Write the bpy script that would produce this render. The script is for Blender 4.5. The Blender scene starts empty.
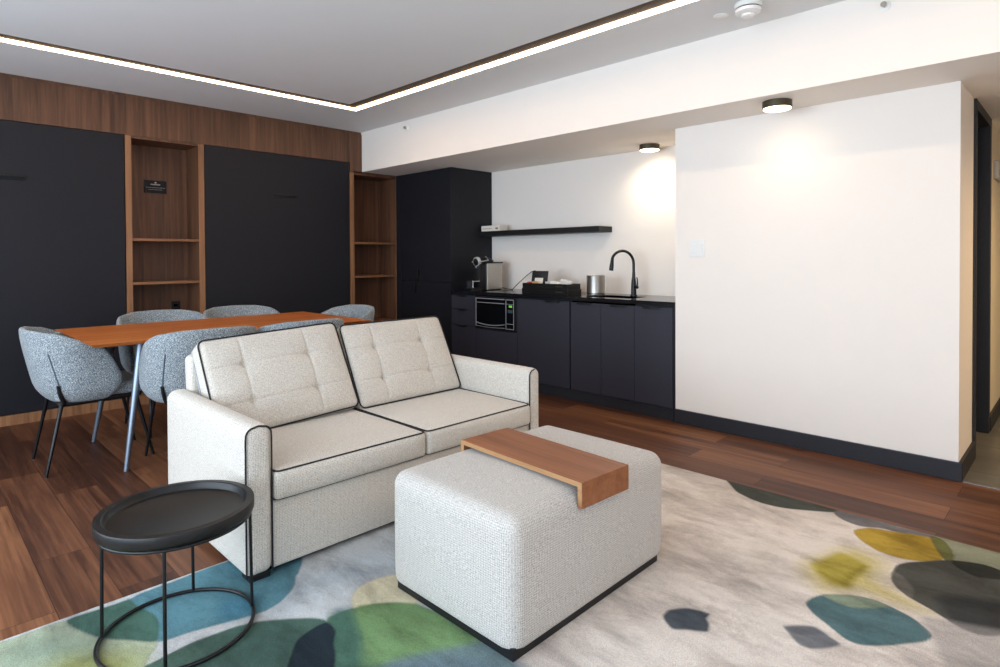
import bpy, bmesh, math, random
import numpy as np
from mathutils import Vector, Matrix
random.seed(4); RNG = np.random.default_rng(7)
C = bpy.context.scene.collection
sc = bpy.context.scene
PI = math.pi
R = math.radians

def lin(h):
    h = h.lstrip('#'); v = [int(h[i:i+2], 16)/255 for i in (0, 2, 4)]
    return tuple(x/12.92 if x <= .04045 else ((x+.055)/1.055)**2.4 for x in v)
def rgba(h): return (*lin(h), 1.0)

# ------------------------------------------------------------------ camera
F, CY, YAW, PITCH, ROLL, EYE = 597.234, 265.63, .791594, .013743, -.0047006, 1.2
fw = Vector((math.sin(YAW)*math.cos(PITCH), math.cos(YAW)*math.cos(PITCH), -math.sin(PITCH)))
rt = Vector((math.cos(YAW), -math.sin(YAW), 0)); up = rt.cross(fw)
c_, s_ = math.cos(ROLL), math.sin(ROLL)
rt, up = c_*rt + s_*up, -s_*rt + c_*up
cam = bpy.data.cameras.new('camera'); co = bpy.data.objects.new('camera', cam); C.objects.link(co)
m = Matrix((rt, up, -fw)).transposed().to_4x4(); m.translation = (0, 0, EYE); co.matrix_world = m
cam.sensor_width = 36; cam.lens = F*36/1000; cam.shift_y = (CY-333.5)/1000; cam.clip_start = .02
sc.camera = co
# ------------------------------------------------------------------ light
sc.view_settings.view_transform = 'Standard'; sc.view_settings.look = 'None'
sc.view_settings.gamma = 1; sc.view_settings.use_curve_mapping = False
sc.view_settings.exposure = -0.06
sc.cycles.use_denoising = True
sc.cycles.max_bounces = 10; sc.cycles.diffuse_bounces = 6; sc.cycles.sample_clamp_indirect = 6
w = bpy.data.worlds.new('world'); sc.world = w; w.use_nodes = True
w.node_tree.nodes['Background'].inputs[0].default_value = (.62, .78, 1, 1)
w.node_tree.nodes['Background'].inputs[1].default_value = 1.6
def area(name, loc, rot, sx, sy, power, color, spread=180):
    l = bpy.data.lights.new(name, 'AREA'); l.shape = 'RECTANGLE'; l.size = sx; l.size_y = sy
    l.energy = power; l.color = color; l.spread = R(spread)
    o = bpy.data.objects.new(name, l); C.objects.link(o); o.location = loc; o.rotation_euler = rot
    return o
area('window_daylight', (-1.90, 2.05, 1.32), (0, R(-99), 0), 1.9, 4.9, 198, (.73, .865, 1.0))
area('front_fill', (.6, -1.32, 1.4), (R(90), 0, 0), 3.4, 1.7, 9, (.85, .93, 1.0))  # added fill light behind the camera, not a known window

# ------------------------------------------------------------------ node helpers
class NT:
    def __init__(s, name):
        s.m = bpy.data.materials.new(name); s.m.use_nodes = True; s.t = s.m.node_tree
        s.b = s.t.nodes['Principled BSDF']
    def n(s, k, **kw):
        x = s.t.nodes.new(k)
        for a, v in kw.items():
            if a.startswith('i_'): x.inputs[a[2:].replace('_', ' ')].default_value = v
            else: setattr(x, a, v)
        return x
    def l(s, a, b): s.t.links.new(a, b)
    def coord(s, scale=(1, 1, 1), rot=(0, 0, 0), kind='Object'):
        c = s.n('ShaderNodeTexCoord'); m_ = s.n('ShaderNodeMapping')
        m_.inputs['Scale'].default_value = scale; m_.inputs['Rotation'].default_value = rot
        s.l(c.outputs[kind], m_.inputs[0]); return m_.outputs[0]
    def noise(s, vec, scale, detail=3, rough=.5, dist=0):
        x = s.n('ShaderNodeTexNoise'); x.inputs['Scale'].default_value = scale; x.inputs['Detail'].default_value = detail
        x.inputs['Roughness'].default_value = rough; x.inputs['Distortion'].default_value = dist
        s.l(vec, x.inputs['Vector']); return x.outputs['Fac']
    def ramp(s, fac, stops, interp='LINEAR'):
        x = s.n('ShaderNodeValToRGB'); x.color_ramp.interpolation = interp; e = x.color_ramp.elements
        while len(e) < len(stops): e.new(.5)
        for q, (p, c) in zip(e, stops): q.position = p; q.color = rgba(c) if isinstance(c, str) else (c, c, c, 1)
        s.l(fac, x.inputs[0]); return x.outputs[0]
    def mix(s, a, b, fac, mode='MIX'):
        x = s.n('ShaderNodeMix', data_type='RGBA', blend_type=mode)
        for v, i in ((fac, 0), (a, 6), (b, 7)):
            if isinstance(v, (int, float)): x.inputs[i].default_value = v
            elif isinstance(v, tuple): x.inputs[i].default_value = v
            else: s.l(v, x.inputs[i])
        return x.outputs[2]
    def math(s, op, a, b=0.0):
        x = s.n('ShaderNodeMath', operation=op)
        for v, i in ((a, 0), (b, 1)):
            if isinstance(v, (int, float)): x.inputs[i].default_value = v
            else: s.l(v, x.inputs[i])
        return x.outputs[0]
    def bump(s, h, strength, dist=.002):
        x = s.n('ShaderNodeBump'); x.inputs['Strength'].default_value = strength; x.inputs['Distance'].default_value = dist
        s.l(h, x.inputs['Height']); s.l(x.outputs[0], s.b.inputs['Normal'])
    def fin(s, col=None, rough=.5, metal=0, spec=.5):
        if col is not None:
            if isinstance(col, str): s.b.inputs['Base Color'].default_value = rgba(col)
            else: s.l(col, s.b.inputs['Base Color'])
        if isinstance(rough, (int, float)): s.b.inputs['Roughness'].default_value = rough
        else: s.l(rough, s.b.inputs['Roughness'])
        s.b.inputs['Metallic'].default_value = metal; s.b.inputs['Specular IOR Level'].default_value = spec
        return s.m

def plain(name, col, rough=.5, metal=0, spec=.5, var=.04, scale=30, bump=0):
    t = NT(name); v = t.coord(); n = t.noise(v, scale, 3)
    r, g, b = lin(col)
    a = (min(1, r*(1+var)), min(1, g*(1+var)), min(1, b*(1+var)), 1); d = (r*(1-var), g*(1-var), b*(1-var), 1)
    c = t.mix(d, a, n)
    if bump: t.bump(n, bump)
    return t.fin(c, rough, metal, spec)
def emit(name, col, st):
    t = NT(name); t.b.inputs['Emission Color'].default_value = rgba(col); t.b.inputs['Emission Strength'].default_value = st
    return t.fin(col, .4)
def wood(name, stops, axis, rough=.45, freq=1.0, spec=.4):
    t = NT(name); sc_ = [38*freq]*3; sc_[axis] = 1.6*freq
    v = t.coord(tuple(sc_)); n = t.noise(v, 1.0, 6, .62, .35)
    sc2 = [9*freq]*3; sc2[axis] = .5*freq
    n2 = t.noise(t.coord(tuple(sc2)), 1.0, 3, .5, .8)
    k = t.math('ADD', t.math('MULTIPLY', n, .6), t.math('MULTIPLY', n2, .4))
    c = t.ramp(k, stops); t.bump(n, .12, .001)
    return t.fin(c, rough, 0, spec)
def lattice(t, k):
    """diagonal basket weave laid on whichever plane the surface faces"""
    g = t.n('ShaderNodeNewGeometry'); nn = t.n('ShaderNodeSeparateXYZ'); t.l(g.outputs['Normal'], nn.inputs[0])
    s = t.n('ShaderNodeSeparateXYZ'); t.l(t.coord((k, k, k)), s.inputs[0])
    tot = None
    for ax in range(3):
        a, b = s.outputs[(ax+1) % 3], s.outputs[(ax+2) % 3]
        w = t.math('POWER', t.math('ABSOLUTE', nn.outputs[ax]), 3)
        p = t.math('MULTIPLY', t.math('SINE', t.math('ADD', a, b)), t.math('SINE', t.math('SUBTRACT', a, b)))
        p = t.math('MULTIPLY', p, w); tot = p if tot is None else t.math('ADD', tot, p)
    return tot
def fabric(name, lo, mid, hi, k=700, nscale=260, bump=.35, wv=.35):
    t = NT(name); lt = lattice(t, k) if wv else None; n = t.noise(t.coord(), nscale, 2, .7)
    f = t.math('ADD', t.math('MULTIPLY', lt, wv*.16), n) if wv else n
    c = t.ramp(f, ((.3, lo), (.5, mid), (.68, hi))); t.bump(f, bump, .002)
    t.b.inputs['Sheen Weight'].default_value = .15
    return t.fin(c, .92, 0, .15)

M = {}
M['wall'] = plain('wall_paint', 'f4ece3', .75, 0, .25, .012, 6)
M['ceiling'] = plain('ceiling_paint', 'e3e3e2', .85, 0, .2, .012, 5)
M['warmwall'] = plain('corridor_paint', 'e6dcc6', .75, 0, .25, .012, 6)
M['black'] = plain('black_laminate', '1a1a20', .55, 0, .3, .12, 160)
M['cab'] = plain('cabinet_laminate', '32323b', .5, 0, .35, .14, 160)
M['blackwood'] = plain('black_tray', '0e0e0f', .42, 0, .4, .15, 60)
M['metal'] = plain('black_metal', '17181b', .35, .3, .5, .1, 60)
M['pipe'] = plain('dark_piping', '1d1e22', .6, 0, .3, .1, 90)
M['palepipe'] = plain('pale_piping', 'a9aeb4', .8)
M['base'] = plain('black_base', '141416', .5, 0, .4, .1, 50)
M['baseboard'] = plain('baseboard_paint', '25262c', .5, 0, .4, .1, 60)
M['trimsteel'] = plain('light_steel', '9a9ca0', .45, .2, .5, .05, 60)
M['steel'] = plain('brushed_steel', 'b9b4ac', .28, .9, .5, .06, 80)
M['silver'] = plain('satin_silver', 'b8b8ba', .35, .4, .5, .04, 40)
M['chrome'] = plain('chrome', 'd2d2d4', .14, 1, .5, .02, 20)
M['grey_leg'] = plain('grey_metal', '7c8794', .32, .7, .5, .05, 40)
M['white_plastic'] = plain('white_plastic', 'ecebe7', .4, 0, .4, .01, 40)
M['paper'] = plain('paper', 'e4dfd4', .7, 0, .2, .05, 200)
M['cup'] = plain('paper_cups', 'dcd9d4', .6, 0, .3, .05, 100)
M['red'] = plain('red_wrapper', '9c3a36', .45, 0, .4, .1, 100)
M['tan'] = plain('tan_wrapper', 'b88e62', .5, 0, .4, .1, 100)
M['ink'] = plain('printed_ink', '8b7058', .6, 0, .2, .1, 200)
M['silverprint'] = plain('silver_print', 'b9b6b0', .5, 0, .3, .05, 200)
M['channel'] = plain('channel_liner', '3a2c20', .6, 0, .3, .1, 60)
M['bronze'] = plain('bronze_ring', '4f4636', .4, .5, .5, .08, 60)
M['blackglass'] = plain('black_glass', '0b0c10', .08, 0, .6, .05, 10)
M['stone'] = plain('black_stone', '15161a', .14, 0, .6, .3, 220)
M['screen'] = emit('green_display', '5fae2e', .7)
M['led'] = emit('led_strip', 'ffd8ae', 17)
M['lamp'] = emit('lamp_diffuser', 'ffe9c4', 8)
M['woodwall'] = wood('walnut_panel', ((.3, '3c281d'), (.5, '60402d'), (.7, '7c553b')), 2)
M['woodshelf'] = wood('walnut_shelf', ((.3, '5b3b27'), (.5, '855a3c'), (.7, 'a0704c')), 0)
M['woodedge'] = wood('walnut_edge', ((.3, '63422d'), (.5, '8f6444'), (.7, 'a77853')), 2)
M['tablewood'] = wood('oiled_table_wood', ((.3, '8f4a20'), (.5, 'b9682f'), (.7, 'd48a48')), 0, .42)
M['traywood'] = wood('tray_veneer', ((.3, '6c3f28'), (.5, '8d5838'), (.7, 'a26a46')), 1, .42, .8)
M['trayedge'] = wood('tray_edge_veneer', ((.3, '8a6240'), (.5, 'a67d54'), (.7, 'b88f64')), 1, .5)
M['sofa'] = fabric('cream_weave', '9c948a', 'cec7bc', 'e2dcd2', 520, 300, .35, .95)
M['ottoman'] = fabric('ivory_basket_weave', '8f8b85', 'bdb8b1', 'd9d5cf', 430, 320, .35, .9)
M['tweed'] = fabric('blue_grey_tweed', '3c4850', '7f8a91', 'cfd1cf', 900, 210, .5, .15)
M['glass'] = None
t = NT('window_glass'); t.b.inputs['Transmission Weight'].default_value = 1; t.b.inputs['IOR'].default_value = 1.05
M['glass'] = t.fin('f4f8fa', .02)

# floor planks running along Y
t = NT('walnut_planks')
v = t.coord((1, 1, 1), (0, 0, R(90)))
bk = t.n('ShaderNodeTexBrick', offset=.37, offset_frequency=2, squash=1)
bk.inputs['Scale'].default_value = 1; bk.inputs['Brick Width'].default_value = 1.25; bk.inputs['Row Height'].default_value = .185
bk.inputs['Mortar Size'].default_value = .0012; bk.inputs['Mortar Smooth'].default_value = 0; bk.inputs['Bias'].default_value = 0
bk.inputs['Color1'].default_value = (0, 0, 0, 1); bk.inputs['Color2'].default_value = (1, 1, 1, 1); bk.inputs['Mortar'].default_value = (0, 0, 0, 1)
t.l(v, bk.inputs['Vector'])
tone = bk.outputs['Color']
off = t.n('ShaderNodeVectorMath', operation='ADD'); t.l(t.coord((46, 1.2, 1)), off.inputs[0])
sh = t.n('ShaderNodeVectorMath', operation='SCALE'); t.l(tone, sh.inputs[0]); sh.inputs['Scale'].default_value = 17; t.l(sh.outputs[0], off.inputs[1])
n = t.noise(off.outputs[0], 1, 7, .68, .35)
off2 = t.n('ShaderNodeVectorMath', operation='ADD'); t.l(t.coord((11, .9, 1)), off2.inputs[0]); t.l(sh.outputs[0], off2.inputs[1])
n2 = t.noise(off2.outputs[0], 1, 4, .55, .7)
k = t.math('ADD', t.math('MULTIPLY', n, .5), t.math('MULTIPLY', n2, .36)); k = t.math('ADD', k, t.math('MULTIPLY', tone, .17))
colr = t.ramp(k, ((.3, '2c1a13'), (.44, '4d2e20'), (.58, '724932'), (.74, '9c6b48')))
colr = t.mix(colr, rgba('24150f'), t.math('MULTIPLY', bk.outputs['Fac'], .75))
t.bump(t.math('SUBTRACT', n, bk.outputs['Fac']), .12, .001)
M['floor'] = t.fin(colr, t.ramp(n, ((.2, .42), (.8, .58))), 0, .3)
# corridor tile
t = NT('grey_tile'); v = t.coord()
bk = t.n('ShaderNodeTexBrick', offset=0, squash=1); bk.inputs['Scale'].default_value = 1
bk.inputs['Brick Width'].default_value = .6; bk.inputs['Row Height'].default_value = .6; bk.inputs['Mortar Size'].default_value = .004
t.l(v, bk.inputs['Vector'])
cn = t.ramp(t.noise(v, 3.5, 5, .6, .6), ((.3, '54524e'), (.7, '77746d')))
M['tile'] = t.fin(t.mix(cn, rgba('3f3d3a'), bk.outputs['Fac']), .35)
# rug (design and some painted daylight stored per vertex, mottled by noise)
t = NT('watercolour_rug'); at = t.n('ShaderNodeAttribute', attribute_name='design')
n1 = t.noise(t.coord((6, 2.6, 1), (0, 0, R(8))), 1, 7, .72, .35); n2 = t.noise(t.coord(), 420, 2, .7)
n3 = t.noise(t.coord((2.2, 1.1, 1)), 1, 4, .6, .6)
c = t.mix(at.outputs['Color'], t.ramp(n1, ((.34, '959092'), (.47, 'd9d5d3'), (.58, 'ffffff'))), .6, 'MULTIPLY')
c = t.mix(c, t.ramp(n3, ((.35, 'b6b2b2'), (.55, 'ffffff'))), .5, 'MULTIPLY')
c = t.mix(c, t.ramp(n2, ((.32, '989898'), (.62, 'ffffff'))), .7, 'MULTIPLY')
t.bump(n2, .5, .003); M['rug'] = t.fin(c, .95, 0, .1)

# ------------------------------------------------------------------ mesh helpers
def link_mesh(name, bm, mat, parent=None, smooth=None, loc=None):
    me = bpy.data.meshes.new(name); bmesh.ops.recalc_face_normals(bm, faces=bm.faces)
    if smooth:
        for f in bm.faces: f.smooth = True
        for e in bm.edges:
            if len(e.link_faces) == 2 and e.calc_face_angle(0) > R(smooth): e.smooth = False
    bm.to_mesh(me); bm.free()
    o = bpy.data.objects.new(name, me); C.objects.link(o)
    if isinstance(mat, (list, tuple)):
        for q in mat: me.materials.append(q)
    else: me.materials.append(mat)
    if loc: o.location = loc
    if parent: o.parent = parent
    return o
def box(bm, lo, hi, bev=0, seg=2, mi=0):
    r = bmesh.ops.create_cube(bm, size=1); vs = r['verts']
    for v in vs:
        v.co = Vector([(lo[i]+hi[i])/2 + v.co[i]*(hi[i]-lo[i]) for i in range(3)])
    fs = set(f for v in vs for f in v.link_faces)
    for f in fs: f.material_index = mi
    if bev:
        es = list(set(e for v in vs for e in v.link_edges))
        bmesh.ops.bevel(bm, geom=es, offset=bev, segments=seg, affect='EDGES', profile=.5)
def tube(bm, pts, rad, seg=10, closed=False, caps=True):
    pts = [Vector(p) for p in pts]; n = len(pts)
    rads = rad if isinstance(rad, (list, tuple)) else [rad]*n
    rings = []; prev = None
    for i, p in enumerate(pts):
        if closed: d = (pts[(i+1) % n]-pts[i-1])
        else: d = pts[min(i+1, n-1)]-pts[max(i-1, 0)]
        d.normalize()
        if prev is None:
            a = Vector((0, 0, 1)) if abs(d.z) < .9 else Vector((1, 0, 0))
            u = d.cross(a).normalized()
        else: u = (prev - d*prev.dot(d)).normalized()
        prev = u; v = d.cross(u)
        rings.append([bm.verts.new(p + rads[i]*(u*math.cos(2*PI*k/seg)+v*math.sin(2*PI*k/seg))) for k in range(seg)])
    m_ = n if closed else n-1
    for i in range(m_):
        a, b = rings[i], rings[(i+1) % n]
        for k in range(seg): bm.faces.new((a[k], a[(k+1) % seg], b[(k+1) % seg], b[k]))
    if not closed and caps:
        bm.faces.new(rings[0]); bm.faces.new(rings[-1])
def lathe(bm, prof, c=(0, 0, 0), seg=48, mi=0):
    rings = []
    for r, z in prof:
        if r < 1e-6: rings.append([bm.verts.new((c[0], c[1], c[2]+z))])
        else: rings.append([bm.verts.new((c[0]+r*math.cos(2*PI*k/seg), c[1]+r*math.sin(2*PI*k/seg), c[2]+z)) for k in range(seg)])
    for a, b in zip(rings, rings[1:]):
        for k in range(seg):
            q = [a[k % len(a)], a[(k+1) % len(a)], b[(k+1) % len(b)], b[k % len(b)]]
            q = list(dict.fromkeys(q))
            if len(q) > 2: bm.faces.new(q).material_index = mi
def soft(bm, half, r, disp=None, n=14, nr=4, xf=None):
    """rounded box with smooth surface grid; disp(p, nrm)->p"""
    hx = Vector(half)
    def ticks(h):
        c = [-h + r*(1-math.cos(PI/2*i/nr)) for i in range(nr)]
        mid = [(-h+r) + (2*h-2*r)*i/n for i in range(n+1)]
        return c + mid + [-x for x in reversed(c)]
    T = [ticks(h) for h in hx]; cache = {}
    def vert(p):
        key = tuple(round(x, 6) for x in p)
        if key in cache: return cache[key]
        q = Vector(p); inn = Vector([max(-hx[i]+r, min(hx[i]-r, q[i])) for i in range(3)])
        d = q-inn; nr_ = d.normalized() if d.length > 1e-9 else Vector((0, 0, 1))
        pos = inn + nr_*r
        if disp: pos = disp(pos, nr_)
        if xf: pos = xf @ pos
        cache[key] = bm.verts.new(pos); return cache[key]
    for ax in range(3):
        a, b = (ax+1) % 3, (ax+2) % 3
        for s in (-1, 1):
            for i in range(len(T[a])-1):
                for j in range(len(T[b])-1):
                    q = []
                    for (x, y) in ((i, j), (i+1, j), (i+1, j+1), (i, j+1)):
                        p = [0, 0, 0]; p[ax] = s*hx[ax]; p[a] = T[a][x]; p[b] = T[b][y]; q.append(vert(p))
                    if s < 0: q.reverse()
                    if len(set(q)) > 2:
                        try: bm.faces.new(list(dict.fromkeys(q)))
                        except ValueError: pass
def tag(o, label=None, cat=None, group=None, kind=None):
    if label: o['label'] = label
    if cat: o['category'] = cat
    if group: o['group'] = group
    if kind: o['kind'] = kind
    return o
def thing(name, label, cat, loc=(0, 0, 0), rz=0, group=None):
    o = bpy.data.objects.new(name, None); o.empty_display_size = .1; C.objects.link(o)
    o.location = loc; o.rotation_euler = (0, 0, rz); return tag(o, label, cat, group)
def struct(name, lo, hi, mat, bev=0):
    bm = bmesh.new(); box(bm, lo, hi, bev); return tag(link_mesh(name, bm, mat), kind='structure')
def part(name, mat, parent, boxes, bev=.002, seg=2, smooth=40):
    bm = bmesh.new()
    for lo, hi in boxes: box(bm, lo, hi, bev, seg)
    return link_mesh(name, bm, mat, parent, smooth if bev >= .005 else None)
def rel(boxes, o): return [(tuple(a-b for a, b in zip(lo, o)), tuple(a-b for a, b in zip(hi, o))) for lo, hi in boxes]

# ------------------------------------------------------------------ room shell
YW, XL, YF, ZC, ZS, XB = 5.544, -2.0, -1.4, 2.54, 2.12, 3.52    # wood wall, left wall, front wall, ceiling, soffit, beam face
XW, YE, XK = 3.96, .49, 4.55                                    # white wall, its end, kitchen back wall
struct('floor', (XL-.2, YF-.2, -.1), (XW, 5.95, 0), M['floor'])
bm = bmesh.new(); box(bm, (XW, YF-.2, -.1), (9.2, YE, -.001)); box(bm, (4.4, YE, -.1), (5.3, 2.1, -.001))
tag(link_mesh('floor_corridor', bm, M['tile']), kind='structure')
bm = bmesh.new(); box(bm, (XW, YE, -.1), (4.44, 5.95, 0)); tag(link_mesh('floor_kitchen', bm, M['floor']), kind='structure')
struct('trim_1', (XW-.006, YF, -.002), (XW+.012, YE-.02, .004), M['steel'])
# ceiling with a recessed light channel (L shaped loop), channel centre lines
LX, LY = 2.885, 4.685; hw = .085
LX0, LY0 = -1.5, -.75
bm = bmesh.new()
box(bm, (XL-.2, LY+hw, ZC), (XB+.02, YW+.4, ZC+.12)); box(bm, (LX+hw, YF-.2, ZC), (XB+.02, LY+hw, ZC+.12))
box(bm, (LX0+hw, LY0+hw, ZC), (LX-hw, LY-hw, ZC+.12))
box(bm, (XL-.2, YF-.2, ZC), (LX0-hw, LY+hw, ZC+.12)); box(bm, (LX0-hw, YF-.2, ZC), (LX+hw, LY0-hw, ZC+.12))
box(bm, (XL-.2, YF-.2, ZC+.08), (XB+.02, YW+.4, ZC+.13))
tag(link_mesh('ceiling', bm, M['ceiling']), kind='structure')
lc = thing('ceiling_light', 'warm linear light strip recessed in the upper ceiling, turning a right angle', 'light', (LX, LY, ZC))
o3 = (LX, LY, ZC)
def loop_boxes(a0, a1, z0, z1):   # bars following the rectangular channel between offsets a0 (inner, negative) .. a1 (outer)
    return [((LX0-a1, LY+a0, z0), (LX+a1, LY+a1, z1)), ((LX0-a1, LY0-a1, z0), (LX+a1, LY0-a0, z1)),
            ((LX+a0, LY0-a0, z0), (LX+a1, LY+a0, z1)), ((LX0-a1, LY0-a0, z0), (LX0-a0, LY+a0, z1))]
part('channel', M['channel'], lc, rel(loop_boxes(-.0845, .0845, ZC+.03, ZC+.05) + loop_boxes(-.0845, .034, ZC+.010, ZC+.03), o3), 0)
part('diffuser', M['led'], lc, rel(loop_boxes(.036, .084, ZC+.003, ZC+.03), o3), 0)
# beam / lower soffit over kitchen, wall and corridor
struct('ceiling_soffit', (XB, YF-.2, ZS), (9.2, 5.95, ZC+.12), M['wall'])
# walls
struct('wall_right', (XW, YE, 0), (4.44, 2.13, ZS), M['wall'])
struct('wall_kitchen', (XK, 2.05, 0), (XK+.15, 5.95, ZS), M['wall'])
bm = bmesh.new(); box(bm, (4.44, YE, 0), (4.50, YE+.15, ZS)); box(bm, (5.2, YE, 0), (9.2, YE+.15, ZS)); box(bm, (4.44, YE+.15, 0), (4.55, 2.13, ZS))
box(bm, (4.50, YE, 2.07), (5.2, YE+.15, ZS))
tag(link_mesh('wall_corridor', bm, M['warmwall']), kind='structure')
struct('wall_corridor_end', (9.05, YF, 0), (9.2, YE, ZS), M['warmwall'])
struct('wall_back', (XL-.2, 5.88, 0), (XK+.15, 6.0, ZC), M['wall'])
struct('wall_front_corridor', (XW, YF-.2, 0), (9.2, YF, ZS), M['warmwall'])
# left wall with window, front wall with an added window for fill light
def wall_with_window(name, ax, at, a0, a1, w0, w1, z0, z1, th, idx):
    bm = bmesh.new()
    def B(b0, b1, c0, c1):
        if ax == 0: box(bm, (at-th, b0, c0), (at, b1, c1))
        else: box(bm, (b0, at-th, c0), (b1, at, c1))
    B(a0, w0, 0, ZC); B(w1, a1, 0, ZC); B(w0, w1, 0, z0); B(w0, w1, z1, ZC)
    tag(link_mesh(name, bm, M['wall']), kind='structure')
    bm = bmesh.new(); m_ = (w0+w1)/2; fw_ = .04
    def Fm(b0, b1, c0, c1):
        if ax == 0: box(bm, (at-th*.7, b0, c0), (at-th*.4, b1, c1), .004)
        else: box(bm, (b0, at-th*.7, c0), (b1, at-th*.4, c1), .004)
    for b in (w0+fw_/2, m_, w1-fw_/2): Fm(b-fw_/2, b+fw_/2, z0, z1)
    for c in (z0+fw_/2, z1-fw_/2): Fm(w0, w1, c-fw_/2, c+fw_/2)
    fr = tag(link_mesh('window_%d' % idx, bm, M['white_plastic']), kind='structure')
    bm = bmesh.new(); e = .003
    if ax == 0: box(bm, (at-th*.55-e, w0, z0), (at-th*.55+e, w1, z1))
    else: box(bm, (w0, at-th*.55-e, z0), (w1, at-th*.55+e, z1))
    g = link_mesh('pane', bm, M['glass'], fr)
wall_with_window('wall_left', 0, XL, YF-.2, 5.88, -.45, 4.55, .35, 2.3, .2, 1)
wall_with_window('wall_front', 1, YF, XL, XW, -1.2, 2.4, .5, 2.3, .2, 2)  # this window is added, it goes with the front fill light
# baseboards
struct('baseboard_right', (XW-.018, YE-.018, 0), (XW, 2.13, .1), M['baseboard'], .003)
struct('baseboard_wall_end', (XW, YE-.018, 0), (4.46, YE, .1), M['baseboard'], .003)
struct('baseboard_corridor', (5.22, YE-.018, 0), (9.05, YE, .1), M['baseboard'], .003)
struct('baseboard_left', (XL, YF, 0), (XL+.015, YW, .1), M['baseboard'], .003)
# corridor door: deep dark frame and leaf
bm = bmesh.new()
box(bm, (4.46, YE-.014, 0), (4.51, YE+.16, 2.118), .002); box(bm, (5.15, YE-.014, 0), (5.215, YE+.16, 2.118), .002); box(bm, (4.51, YE-.014, 2.06), (5.15, YE+.16, 2.118), .002)
d = tag(link_mesh('door_1', bm, M['baseboard']), kind='structure')
part('door_leaf', M['black'], d, [((4.512, YE+.06, .008), (5.148, YE+.10, 2.058))], .003)
# header over wood wall, kick
bm = bmesh.new(); box(bm, (XL, YW, 2.205), (3.375, YW+.06, 2.515)); box(bm, (3.376, YW, ZS-.012), (XB-.001, YW+.06, 2.515))
box(bm, (XL, YW+.012, 2.515), (XB-.001, YW+.06, ZC)); box(bm, (3.42, YW, ZS-.014), (3.957, YW+.02, ZS-.001))
tag(link_mesh('trim_2', bm, M['woodwall']), kind='structure')
struct('baseboard_back', (XL, YW+.004, 0), (3.957, YW+.06, .075), M['woodedge'])

# ------------------------------------------------------------------ wood wall furniture
def wall_bed(x0, x1, hx0, hx1, hz, label):
    b = thing('wall_bed', label, 'wall bed', ((x0+x1)/2, YW, .077)); o = b.location
    part('cabinet_frame', M['base'], b, rel([((x0+.002, YW+.03, .077), (x1-.002, YW+.31, 2.2))], o), .002)
    part('front_panel', M['black'], b, rel([((x0+.006, YW+.004, .08), (x1-.006, YW+.03, 2.202))], o), .002)
    bm = bmesh.new(); lo, hi = rel([((hx0, YW-.012, hz-.008), (hx1, YW+.004, hz+.008))], o)[0]
    box(bm, lo, hi, .004); lo, hi = rel([((hx0+.005, YW-.010, hz-.022), (hx1-.005, YW+.004, hz-.018))], o)[0]; box(bm, lo, hi, .001)
    link_mesh('pull_handle', bm, M['base'], b, 40)
wall_bed(-.45, 1.314, .43, .68, 1.805, 'matte black wall bed front at the far left of the walnut wall')
wall_bed(1.918, 3.37, 2.547, 2.779, 1.811, 'matte black wall bed front between the two walnut shelf niches')
part_l = thing('wall_cabinet', 'black cabinet front beyond the left wall bed in the walnut wall', 'cabinet', (-1.2, YW, .077))
part('front_panel', M['black'], part_l, rel([((XL+.01, YW+.004, .08), (-.51, YW+.3, 2.202))], part_l.location), .002)
part('stile', M['woodedge'], part_l, rel([((-.50, YW, .076), (-.456, YW+.3, 2.204))], part_l.location), .001)
def bookcase(x0, x1, xi0, xi1, zt, shelves, label, xs1=None):
    b = thing('built_in_bookcase', label, 'bookcase', ((x0+x1)/2, YW, .076)); o = b.location
    for a0, a1 in ((x0, xi0), (xi1, x1)):
        p = part('side_panel', M['woodwall'], b, rel([((a0, YW+.003, .076), (a1, YW+.32, zt))], o), .0)  # darker walnut puts the shade inside the niche into the colour
        part('edge_band', M['woodedge'], p, rel([((a0, YW, .076), (a1, YW+.003, zt))], o), .0)
    part('back_panel', M['woodwall'], b, rel([((xi0, YW+.30, .076), (xi1, YW+.32, zt))], o), .0)
    part('top_panel', M['woodwall'], b, rel([((xi0, YW+.002, zt-.02), (xi1, YW+.3, zt-.0005))], o), .001)  # same darker walnut, standing in for shade under the top
    part('bottom_panel', M['woodshelf'], b, rel([((xi0, YW+.002, .076), (xi1, YW+.3, .096))], o), .001)
    for z in shelves: part('shelf', M['woodshelf'], b, rel([((xi0+.001, YW+.004, z-.011), ((xs1 or xi1)-.001, YW+.3, z+.011))], o), .001)
    return b
bc = bookcase(1.314, 1.918, 1.358, 1.87, 2.204, (1.36, 1.0, .5), 'open walnut shelf niche with a small black plaque, between the two black wall beds')
bookcase(3.37, 3.957, 3.42, 3.948, ZS-.016, (1.36, 1.0, .5), 'open walnut shelf niche at the corner beside the tall black cabinet')
pl = thing('plaque', 'small black plaque with pale emblem on the back of the left shelf niche', 'plaque', (1.613, YW+.3, 1.833))
part('panel', M['black'], pl, [((-.088, -.008, -.055), (.088, 0, .055))], .002)
bm = bmesh.new()
lathe(bm, [(0, 0), (.008, 0), (.008, .002), (0, .002)], (0, 0, 0), 16)
bmesh.ops.rotate(bm, verts=bm.verts, cent=(0, 0, 0), matrix=Matrix.Rotation(R(90), 3, 'X')); bmesh.ops.translate(bm, verts=bm.verts, vec=(0, -.008, .036))
link_mesh('emblem', bm, M['silverprint'], pl); bm = bmesh.new()
for k in range(9): box(bm, (-.038+k*.0085, -.0095, .014), (-.0325+k*.0085, -.008, .025))
link_mesh('lettering', bm, M['silverprint'], pl); bm = bmesh.new()
for k in range(14): box(bm, (-.075+k*.011, -.0095, -.009), (-.068+k*.011, -.008, -.006))
link_mesh('small_print', bm, M['silverprint'], pl); bm = bmesh.new()
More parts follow.
